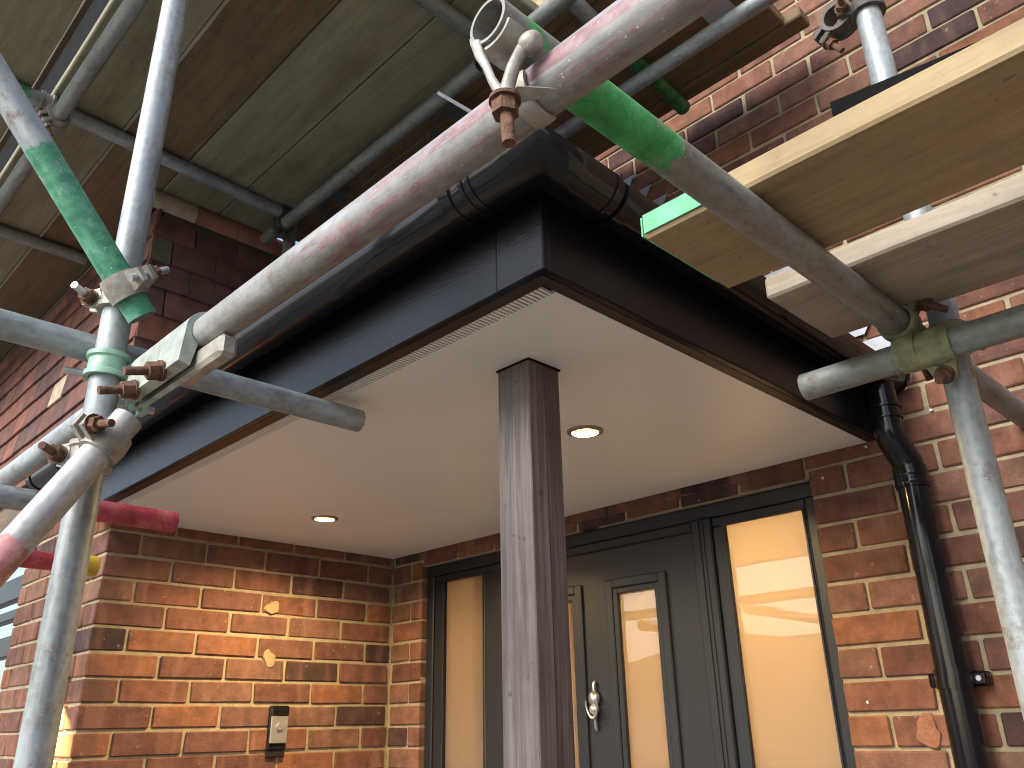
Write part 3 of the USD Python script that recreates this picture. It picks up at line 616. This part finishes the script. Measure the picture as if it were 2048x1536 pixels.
def make_tube(name, p, q, mat, label, cat='scaffold tube', r=TR, bands=(), group=None, cap=None, worn=0.0):
    """open steel tube; bands: (s0, s1, amount) in metres from p painted"""
    p, q = np.array(p, float), np.array(q, float); L = np.linalg.norm(q - p); d, a, b = frame_of(q - p)
    ns = max(2, int(L / 0.02) + 1) if bands else max(2, int(L / 0.3) + 1)
    n = 32; s = np.linspace(0, L, ns)
    bend = 0.0015 * math.sin(L * 3)
    ang = np.linspace(0, 2 * math.pi, n, endpoint=False)
    cs, sn = np.cos(ang), np.sin(ang)

    def rg(t, rr): return p + d * t + a * bend * math.sin(math.pi * t / L) + rr * (cs[:, None] * a + sn[:, None] * b)
    V, F, Pm = [], [], []
    def mask(t): return max([worn] + [am for s0, s1, am in bands if s0 <= t <= s1])
    for t in s: V.append(rg(t, r)); Pm += [mask(t)] * n
    for i in range(ns - 1):
        for k in range(n):
            u = (k + 1) % n; F += [[i * n + k, i * n + u, (i + 1) * n + u], [i * n + k, (i + 1) * n + u, (i + 1) * n + k]]
    for t, fl, tin in ((0, 1, 0.12), (L, -1, L - 0.12)):
        o = sum(len(x) for x in V)
        V += [rg(t, r), rg(t, r - 0.0035), rg(t, r - 0.0035), rg(tin, r - 0.0035)]; Pm += [0] * (4 * n)
        for k in range(n):
            u = (k + 1) % n
            for base in (o, o + 2 * n):
                F += [[base + k, base + n + k, base + n + u][::fl], [base + k, base + n + u, base + u][::fl]]
        V.append(rg(tin, 0.0001)); Pm += [0] * n
        for k in range(n):
            u = (k + 1) % n; F.append([o + 3 * n + k, o + 4 * n + k, o + 3 * n + u][::fl])
    me = trimesh.Trimesh(np.concatenate(V), F, process=False)
    rel = me.vertices - p; off = rng.uniform(0, 5)
    return obj(name, me, mat, None, smooth=True, label=label, cat=cat, group=group, pm=Pm, tl=np.stack([rel @ a, rel @ b, rel @ d + off], 1))


Ts = make_tube
S1X, S1Y = 1.415, -0.51
S2Y, S2Z = -0.455, -0.062
S3X, S3Z = 2.348, -0.003
S4X = 1.366
S10X, S10Y = 2.399, 0.492
S9Y, S9Z = 0.430, -0.060
Ts('scaffold_standard', (S1X, S1Y, -2.24), (S1X, S1Y, 2.9), galv, 'tall galvanised upright scaffold pole crossing the left of the picture', 'scaffold pole')
Ts('scaffold_standard', (S10X, S10Y, -2.24), (S10X, S10Y, 2.9), galv, 'galvanised upright scaffold pole beside the downpipe, rising past the right boards', 'scaffold pole')
Ts('scaffold_ledger', (1.575, S2Y, S2Z), (3.6, S2Y, S2Z), galv_wine, 'long thick pale ledger tube with wine red scuffs running above the front gutter', r=0.0252, bands=[(0.36, 1.3, 0.405)], worn=0.08)
Ts('scaffold_ledger', (-1.6, S2Y, S2Z), (1.568, S2Y, S2Z), galv_mint, 'pale ledger tube passing behind the left pole in front of the hung tiles', worn=0.1)
Ts('scaffold_transom', (S3X, -0.512, S3Z), (S3X, 1.10, S3Z), galv_green, 'bright green painted transom tube with open end over the gutter corner', bands=[(0.03, 0.10, 0.5), (0.10, 0.265, 0.80), (0.265, 0.295, 0.55)], worn=0.14)
Ts('scaffold_transom', (S4X, -1.7, S3Z), (S4X, 0.020, S3Z), galv_mint, 'galvanised cross tube whose cut end stops under the white soffit', worn=0.12)
Ts('scaffold_transom', (0.82, -1.7, -0.145), (0.82, -0.123, -0.145), galv_red, 'red painted tube end just below the soffit at the brick corner', bands=[(1.27, 1.6, 0.95)])
Ts('scaffold_transom', (0.248, -1.5, -0.166), (0.248, -0.105, -0.166), galv_red, 'dull red tube with a yellow end cap in front of the brick corner', bands=[(0.0, 1.5, 0.9)])
Ts('scaffold_brace', (1.475, -1.75, 1.52), (1.475, -0.488, 0.028), galv_mint, 'sea green painted diagonal brace clamped to the left pole', 'scaffold brace', bands=[(1.655, 2.1, 0.78), (1.64, 1.655, 0.6)], worn=0.16)
Ts('scaffold_brace', (1.465, -1.50, -1.97), (1.465, -0.480, -0.148), galv_pink, 'white diagonal brace with a faded pink red lower half at the left edge', 'scaffold brace', bands=[(0.0, 1.845, 0.9)], worn=0.05)
Ts('scaffold_ledger', (2.166, S9Y, S9Z), (3.8, S9Y, S9Z), galv_dark, 'short dull ledger tube ending in front of the side gutter at the right', r=0.0243, worn=0.0)
ZU = 1.20
Ts('scaffold_ledger', (-2.8, -0.463, ZU), (2.3, -0.463, ZU), galv_dark, 'dull green grey upper ledger at the top left under the boards', worn=0.1)
Ts('scaffold_transom', (0.28, -0.62, ZU + 0.05), (0.235, 0.41, ZU + 0.05), galv_mint, 'dark upper transom with a green and white stub end at the top left', bands=[(0, 0.075, 0.9)])
Ts('scaffold_transom', (-0.62, -0.60, ZU + 0.05), (-0.62, -0.075, ZU + 0.05), galv_dark, 'shaded short transom under the boards at the far left edge')
Ts('scaffold_transom', (1.42, -0.60, ZU + 0.05), (1.42, 0.42, ZU + 0.05), galv_dark, 'dark transom under the boards left of the open green tube end')
Ts('scaffold_ledger', (0.10, 0.368, ZU), (1.375, 0.368, ZU), galv_dark, 'grey far ledger between the deck boards and the pale front tube', worn=0.0)
Ts('scaffold_ledger', (1.50, 0.368, ZU), (2.3, 0.368, ZU), galv_dark, 'far ledger piece seen just behind the open green tube end')
Ts('scaffold_ledger', (1.22, 0.766, ZU), (3.4, 0.766, ZU), galv, 'shiny grey ledger under the boards next to the upper brick wall')
Ts('scaffold_transom', (1.70, 0.30, ZU + 0.05), (1.655, 1.015, ZU + 0.05), galv_dkgreen, 'dark green tube stub poking towards the upper brick wall', bands=[(0.3, 0.8, 0.95)])
Ts('scaffold_puncheon', (0.19, 0.425, 1.06), (0.19, 0.425, 1.262), galv_dark, 'short upright tube stub under the far ledger coupler by the pink tiles')
cap = thing('end_cap', 'yellow plastic cap on the end of the dull red tube', 'end cap')
obj('cap_shell', ring((0.248, -0.140, -0.166), (0, 1, 0), [(0.0245, 0), (0.0285, 0), (0.0285, 0.038), (0.026, 0.043), (0.0001, 0.043), (0.0001, 0.040), (0.0245, 0.040)], 28), yellow_pl, cap)


# ------------------------------------------------------------------ couplers
def hexnut(p, d, r=0.0125, h=0.014):
    d = np.asarray(d, float) / np.linalg.norm(d)
    return cyl(np.asarray(p) - d * h / 2, np.asarray(p) + d * h / 2, r, 6)


def band_mesh(p, d, n, w=0.042, rims=True, r=TR):
    """clamp band round the tube at p with direction d; lugs on side n"""
    d = np.asarray(d, float) / np.linalg.norm(d); n = np.asarray(n, float); n = n - d * (n @ d); n /= np.linalg.norm(n); t = np.cross(d, n)
    h = w / 2; ri, ro = r + 0.0008, r + 0.0058
    prof = [(ri, -h), (ro + 0.004, -h), (ro + 0.004, -h + 0.008), (ro, -h + 0.011), (ro, h - 0.011), (ro + 0.004, h - 0.008), (ro + 0.004, h), (ri, h)] if rims else [(ri, -h), (ro + 0.001, -h), (ro + 0.003, 0), (ro + 0.001, h), (ri, h)]
    b = ring(p, d, prof, 30)
    def lug(side):
        o = np.asarray(p) + n * (r + 0.017) + t * side * 0.0115
        B = trimesh.convex.convex_hull(np.array([o + d * sd * (h * 0.9) * (1 - 0.35 * (sn > 0)) + n * sn * 0.015 + t * st * 0.005 for sd in (-1, 1) for sn in (-1, 1) for st in (-1, 1)]))
        return B
    return cat_([b, lug(1), lug(-1)]), n, t


def coupler(name, label, A, B, mat, bolt, nutm, cat='coupler', rims=(True, True), w=0.042, group=None, ridges=False):
    """A and B: (point on axis, axis direction, lug side, bolt sign)"""
    c = thing(name, label, cat, group)
    for (p, d, n, sg), rm in zip((A, B), rims):
        me, n, t = band_mesh(p, d, n, w, rm)
        bd = obj('clamp_band', rough(me, 0.0009, 45, rng.randrange(99)), mat, c, smooth=40)
        o = np.asarray(p) + n * (TR + 0.020)
        obj('bolt', cyl(o - t * sg * 0.030, o + t * sg * 0.062, 0.0062, 14), bolt, c)
        obj('nut', cat_([hexnut(o + t * sg * 0.026, t), cyl(o + t * sg * 0.0175, o + t * sg * 0.0195, 0.0155, 18)]), nutm, c, smooth=20)
        if ridges:
            dd = np.asarray(d, float) / np.linalg.norm(d)
            obj('raised_mark', cat_([cyl(np.asarray(p) + (math.cos(a) * n + math.sin(a) * t) * (TR + 0.0068) - dd * 0.010, np.asarray(p) + (math.cos(a + .06) * n + math.sin(a + .06) * t) * (TR + 0.0068) + dd * 0.010, 0.0018, 6) for a in np.arange(-1.6, -0.7, 0.16)]), mat, c, kind='stuff')
    pa, pb = np.asarray(A[0], float), np.asarray(B[0], float); dd = pb - pa; L = np.linalg.norm(dd)
    if L > 0.03:
        dn = dd / L
        obj('saddle', cyl(pa + dn * (TR * 0.9), pb - dn * (TR * 0.9), 0.019, 18), mat, c)
    return c


X, Y, Zv = (1, 0, 0), (0, 1, 0), (0, 0, 1)
coupler('double_coupler', 'mint green painted coupler clamping the left pole to the front ledger', ((S1X, S1Y, -0.050), Zv, (-1, 0.25, 0), 1), ((S1X, S2Y + 0.0, S2Z), X, (0.3, 0, -1), -1), cast_mint, zinc, zinc)
d6 = np.array([0, -1.262, 1.492]); d6 /= np.linalg.norm(d6)
coupler('swivel_coupler', 'cream coupler with a rusty bolt holding the green brace to the left pole', ((S1X, S1Y, 0.075), Zv, (-0.7, -0.6, 0), 1), ((1.475, -0.5243, 0.071), d6, (1, 0.4, 0.1), 1), cast_cream, zinc, rust, rims=(True, False))
d7 = np.array([0, 1.02, 1.822]); d7 /= np.linalg.norm(d7)
coupler('swivel_coupler', 'chunky cream coupler with raised marks holding the white and pink brace', ((S1X, S1Y, -0.205), Zv, (-0.7, -0.7, 0), 1), ((1.465, -0.507, -0.196), d7, (0.35, -1, 0.3), 1), cast_cream, rust, rust, rims=(True, False), ridges=True)
sl = thing('sleeve_coupler', 'pale green sleeve coupler with two rusty bolts joining the front ledger', 'coupler')
sx0, sx1 = 1.462, 1.672
sleeve_green = plain('sleeve_pale_green', (0.36, 0.40, 0.35), 0.5, 0.25, 0.35, 26, 0.3, 60)
up = Point(0, 0).buffer(0.0335, 32).union(Polygon([(-0.0335, 0), (-0.026, -0.062), (0.010, -0.062), (0.0335, 0)])).difference(Point(0, 0).buffer(0.0256, 32)).difference(sbox(-0.008, -0.07, 0.001, -0.02))
TI = math.radians(-12)
sm = trimesh.creation.extrude_polygon(up, sx1 - sx0, engine='earcut'); v = sm.vertices
yy, zz = v[:, 0] * math.cos(TI) - v[:, 1] * math.sin(TI), v[:, 0] * math.sin(TI) + v[:, 1] * math.cos(TI)
obj('shell', rough(trimesh.Trimesh(np.stack([sx0 + v[:, 2], S2Y + yy, S2Z + zz], 1), sm.faces, process=False), 0.0006, 40), sleeve_green, sl, smooth=30)
td = np.array([0, -math.cos(TI), -math.sin(TI)]); td = np.array([0, -0.96, -0.28]); nd_ = np.array([0, math.sin(TI), -math.cos(TI)])
for xx in (1.513, 1.612):
    o = np.array([xx, S2Y, S2Z]) + nd_ * 0.046 + td * 0.012
    obj('bolt', cyl(o, o + td * 0.072, 0.0066, 14), rust, sl)
    obj('nut', cat_([hexnut(o + td * 0.030, td, 0.0138, 0.018), cyl(o + td * 0.016, o + td * 0.021, 0.016, 18)]), rust, sl, smooth=20)
obj('lower_bracket', cat_([bx(1.60, 1.745, S2Y - 0.012, S2Y + 0.016, S2Z - 0.062, S2Z - 0.0275, 0.006)]), cast_cream, sl)
k5 = thing('double_coupler', 'cream coupler with a rusty hanging bolt where the green tube crosses the ledger', 'coupler')
obj('cradle', ring((S3X, -0.490, S3Z), Y, [(TR + 0.0006, -0.018), (TR + 0.005, -0.018), (TR + 0.005, 0.018), (TR + 0.0006, 0.018)], 20, -1.35, 1.35, (-0.25, 0, -1)), cast_cream, k5)
def flat(path, w, h, mt, nm):
    m_ = sweep(path, 1.0, 10)
    d0 = np.array(path, float); k = 10
    for i in range(len(d0)):
        m_.vertices[i * k:(i + 1) * k] = d0[i] + (m_.vertices[i * k:(i + 1) * k] - d0[i]) * np.array([w[i], h, h])
    obj(nm, m_, mt, k5, smooth=50)
flat([(2.332, -0.512, -0.020), (2.336, -0.511, -0.036), (2.342, -0.508, -0.052), (2.347, -0.506, -0.070), (2.355, -0.505, -0.088), (2.360, -0.504, -0.104)], [0.006, 0.0055, 0.0045, 0.0045, 0.0055, 0.007], 0.0035, cast_cream, 'hook_strap')
flat([(2.378, -0.489, -0.034), (2.376, -0.496, -0.050), (2.370, -0.501, -0.068), (2.364, -0.503, -0.088), (2.362, -0.504, -0.104)], [0.008, 0.0065, 0.006, 0.007, 0.009], 0.0065, cast_cream, 'eye_bolt')
obj('hinge_knob', rough(trimesh.creation.icosphere(2, 0.0115).apply_translation([2.384, -0.492, -0.044]), 0.001, 60), cast_cream, k5)
obj('flap', ring((2.350, S2Y, S2Z), X, [(0.0262, -0.004), (0.0300, -0.004), (0.0310, 0.006), (0.0300, 0.016), (0.0262, 0.016)], 20, -0.95, 1.25, (0, -0.75, -0.75)), cast_cream, k5)
obj('flap', trimesh.convex.convex_hull(np.array([(2.352, -0.497, -0.094), (2.372, -0.499, -0.090), (2.352, -0.495, -0.098), (2.382, -0.484, -0.0875), (2.396, -0.470, -0.0905), (2.388, -0.470, -0.093)])), cast_cream, k5)
kb = np.array([2.362, -0.5045, -0.108])
obj('nut', cat_([hexnut(kb + [0, 0, -0.004], (0, 0, 1), 0.0122, 0.014), cyl(kb + [0, 0, 0.0035], kb + [0, 0, 0.007], 0.0145, 20)]), rust, k5, smooth=20)
obj('bolt', cyl(kb + [0, 0, 0.01], kb + [0.004, 0, -0.044], 0.0060, 16), rust, k5)
coupler('double_coupler', 'mossy green coupler on the pole at the right ledger', ((S10X, S10Y, S9Z + 0.03), Zv, (0.9, 0.2, 0), 1), ((S10X - 0.003, S9Y, S9Z), X, (0, 0.55, -1), -1), cast_moss, rust, rust, rims=(False, False), w=0.050)
coupler('putlog_coupler', 'mossy coupler gripping the green transom above the right ledger', ((S3X, S9Y - 0.005, S3Z), Y, (0.6, 0, 0.8), 1), ((S3X + 0.005, S9Y, S9Z + 0.003), X, (0, 0.9, 0.6), -1), cast_moss, rust, rust, rims=(False, False), w=0.034)
coupler('double_coupler', 'corroded dark coupler hanging on the right pole at the top edge', ((S10X, S10Y, 0.72), Zv, (-0.9, -0.3, 0), 1), ((S10X - 0.055, S10Y, 0.725), Y, (-0.9, 0, -0.5), -1), cast_dark, rust, rust, rims=(True, True))
coupler('double_coupler', 'dark coupler at the left end of the far ledger by the pink tiles', ((0.237, 0.365, ZU + 0.05), Y, (-1, 0, -0.5), 1), ((0.24, 0.368, ZU), X, (0, -0.4, -1), 1), cast_dark, rust, cast_dark)
coupler('double_coupler', 'rusty dark coupler on the far ledger behind the open green tube end', ((1.42, 0.365, ZU + 0.05), Y, (1, 0, -0.5), 1), ((1.437, 0.368, ZU), X, (0, -0.4, -1), 1), rust, rust, rust)
coupler('double_coupler', 'shaded coupler joining the upper ledger to the green stub at the top left', ((0.275, -0.50, ZU + 0.05), Y, (-1, 0, -0.3), 1), ((0.30, -0.463, ZU), X, (0, -1, -0.6), 1), cast_cream, rust, cast_cream)

# ------------------------------------------------------------------ boards
def board(name, x0, x1, y0, y1, z0, mat, label, th=0.038, cat='scaffold board', group=None, bow=0.0):
    ns = max(2, int((x1 - x0) / 0.25)); b = bx(x0, x1, y0, y1, z0, z0 + th, 0.004)
    b = b.subdivide_to_size(0.25)
    return obj(name, rough(b, 0.0018, 9, rng.randrange(99)), mat, None, smooth=25, label=label, cat=cat, group=group)


BZ = 0.0215
b1 = thing('scaffold_board', 'timber board with a bright green painted end on the right, nearest the camera', 'scaffold board')
obj('plank', rough(bx(2.1955, 3.9, -0.070, 0.150, BZ, BZ + 0.038, 0.004).subdivide_to_size(0.2), 0.0013, 9, 3), board_warm, b1, smooth=25)
obj('painted_edge', rough(bx(2.200, 2.305, -0.0738, -0.0712, BZ + 0.0052, BZ + 0.0355), 0.0007, 60), green_end, b1, smooth=False)
obj('painted_end', rough(bx(2.1935, 2.1957, -0.071, 0.12, BZ + 0.004, BZ + 0.035), 0.0005, 40), green_end, b1, smooth=False)
b2 = board('scaffold_board', 2.222, 3.9, 0.222, 0.452, BZ, board_grey, 'grey weathered board with a rounded end behind the green ended board')
memb = bx(2.475, 2.70, -0.046, -0.040, BZ + 0.0385, BZ + 0.078)
v = memb.vertices.copy(); v[(v[:, 0] > 2.6) & (v[:, 2] > BZ + 0.06), 2] = BZ + 0.046
obj('membrane_strip', trimesh.Trimesh(v, memb.faces, process=False), gasket, None, smooth=False, label='black plastic membrane strip standing on the green ended board', cat='membrane')
DZ = 1.2755
labs = ['upper deck board with a bright cream front edge at the top left', 'second upper deck board from the front, next to the pale joint strip', 'third upper deck board from the front, greenish and smooth', 'fourth upper deck board from the front, against the far ledger']
mats = [board_under, board_dark, board_under, board_under]
for (y0, y1), lb, mt in zip(((-0.490, -0.266), (-0.258, -0.031), (-0.0275, 0.1985), (0.202, 0.430)), labs, mats):
    board('scaffold_board', -2.8, 1.58, y0, y1, DZ, mt, lb)
board('scaffold_board', -2.8, 1.58, -0.778, -0.549, DZ, board_under, 'outermost upper deck board in the top left corner')
board('scaffold_board', 0.06, 1.9, 0.436, 0.493, DZ, board_dark, 'narrow dark plank beside the thin bright gap over the pale front tube')
board('scaffold_board', 0.06, 2.02, 0.5005, 0.727, DZ, board_dark, 'dark brown board seen between the bright gap and the pale front tube')
board('scaffold_board', 0.06, 2.05, 0.731, 0.958, DZ, board_dark, 'dark brown board above the shiny ledger, bearing a patch of grey tape')
board('scaffold_board', 0.4, 2.10, 0.962, 1.025, DZ, board_dark, 'narrow dark board edge closest to the upper brick wall')
obj('joint_light_strip', bx(-2.4, 1.4, -0.2665, -0.2575, DZ - 0.005, DZ + 0.001), board_grey, None, label='thin pale strip standing in for sky light along the joint between upper deck boards', cat='joint_light_strip')  # pale strip put in where sky light shows between the boards
obj('toe_board', bx(-2.8, 1.55, -0.482, -0.448, DZ + 0.039, DZ + 0.25, 0.003), gasket, None, label='dark toe board standing on the front deck board edge', cat='toe board')
obj('guard_board', bx(-2.8, 1.55, -0.500, -0.470, DZ + 0.255, DZ + 0.47, 0.003), board_pink, None, label='pinkish guard board glimpsed through the top left deck gap', cat='guard board')
obj('tape_patch', bx(1.90, 1.985, 0.735, 0.830, DZ - 0.002, DZ - 0.0005), tape_grey, None, label='grey tape patch on the underside of a dark board at the top', cat='tape')
for k, (pts, lb) in enumerate(((((1.105, 0.44), (1.145, 0.415), (1.205, 0.50), (1.15, 0.52)), 'short grey strap hanging above the pale tube, right one of the right pair'),
                               (((1.035, 0.455), (1.085, 0.43), (0.965, 0.535), (0.925, 0.53)), 'long grey strap hanging above the pale tube, left one of the right pair'),
                               (((0.44, 0.42), (0.50, 0.40), (0.55, 0.46), (0.50, 0.485)), 'short grey strap above the pale tube near the pink tiles'),
                               (((0.36, 0.44), (0.42, 0.41), (0.36, 0.52), (0.30, 0.54)), 'long grey strap above the pale tube near the pink tiles'))):
    pg = trimesh.creation.extrude_polygon(Polygon(pts), 0.002, engine='earcut'); pg.apply_translation([0, 0, 1.245]); pg.vertices[:, 2] -= (pg.vertices[:, 1] - 0.40) * 0.25
    obj('strap', pg, strap_grey, None, smooth=False, label=lb, cat='strap')

nw = thing('added_side_wall', 'dark brick wall added out of view on the right to darken the side fascia', 'building')  # unseen wall, added to cut light on the side fascia and soffit
obj('wall', bx(6.2, 6.6, -2.5, 9.0, -2.25, 3.2), BR[1], nw, smooth=False)
# ------------------------------------------------------------------ beyond: neighbour's dark beams at the left, house across the road (seen mirrored in the glass)
for z, lb, r, rise in ((0.80, 'upper dark beam of a neighbouring frame at the left edge', 0.12, 0.10), (0.53, 'thin dark rail of a neighbouring frame at the left edge', 0.05, -0.05), (0.22, 'lower dark beam of a neighbouring frame at the left edge', 0.10, 0.0)):
    obj('neighbour_beam', bx(-9.5, -6.2, 1.45, 1.55, z - r, z + r, 0.01), black_foil, None, label=lb, cat='beam')
for xp in (-9.3, -6.3):
    obj('neighbour_post', bx(xp - 0.06, xp + 0.06, 1.44, 1.56, -2.25, 0.9, 0.01), black_foil, None, label='dark post of a neighbouring frame, ' + ('further' if xp < -8 else 'nearer'), cat='post')
fh = thing('far_house', 'pale two storey house across the road, mirrored in the door glass', 'house')
FHY = -30.0
obj('wall', bx(-26, -9, FHY - 8, FHY, -4.2, 1.5), render_w, fh, smooth=False)
rv = np.array([[-26.4, FHY + 0.4, 1.5], [-8.6, FHY + 0.4, 1.5], [-8.6, FHY - 8.4, 1.5], [-26.4, FHY - 8.4, 1.5], [-23, FHY - 4, 3.1], [-12, FHY - 4, 3.1]])
obj('roof', trimesh.convex.convex_hull(rv), roof_grey, fh, smooth=False)
for wx0, wx1, wz0, wz1 in ((-17.6, -14.7, 0.22, 1.2), (-16.3, -14.3, -2.9, -1.65), (-23, -20.2, 0.1, 1.2), (-23, -20.2, -2.9, -1.65)):
    w = obj('window', cat_([bx(wx0, wx1, FHY, FHY + 0.06, wz0, wz0 + 0.1), bx(wx0, wx1, FHY, FHY + 0.06, wz1 - 0.1, wz1), bx(wx0, wx0 + 0.14, FHY, FHY + 0.06, wz0 + 0.1, wz1 - 0.1), bx(wx1 - 0.14, wx1, FHY, FHY + 0.06, wz0 + 0.1, wz1 - 0.1), bx((wx0 + wx1) / 2 - .06, (wx0 + wx1) / 2 + .06, FHY, FHY + 0.06, wz0 + 0.1, wz1 - 0.1)]), white_frame, fh, smooth=False)
    obj('pane', bx(wx0 + 0.14, wx1 - 0.14, FHY + 0.005, FHY + 0.02, wz0 + 0.1, wz1 - 0.1), dark_glass, w, smooth=False)
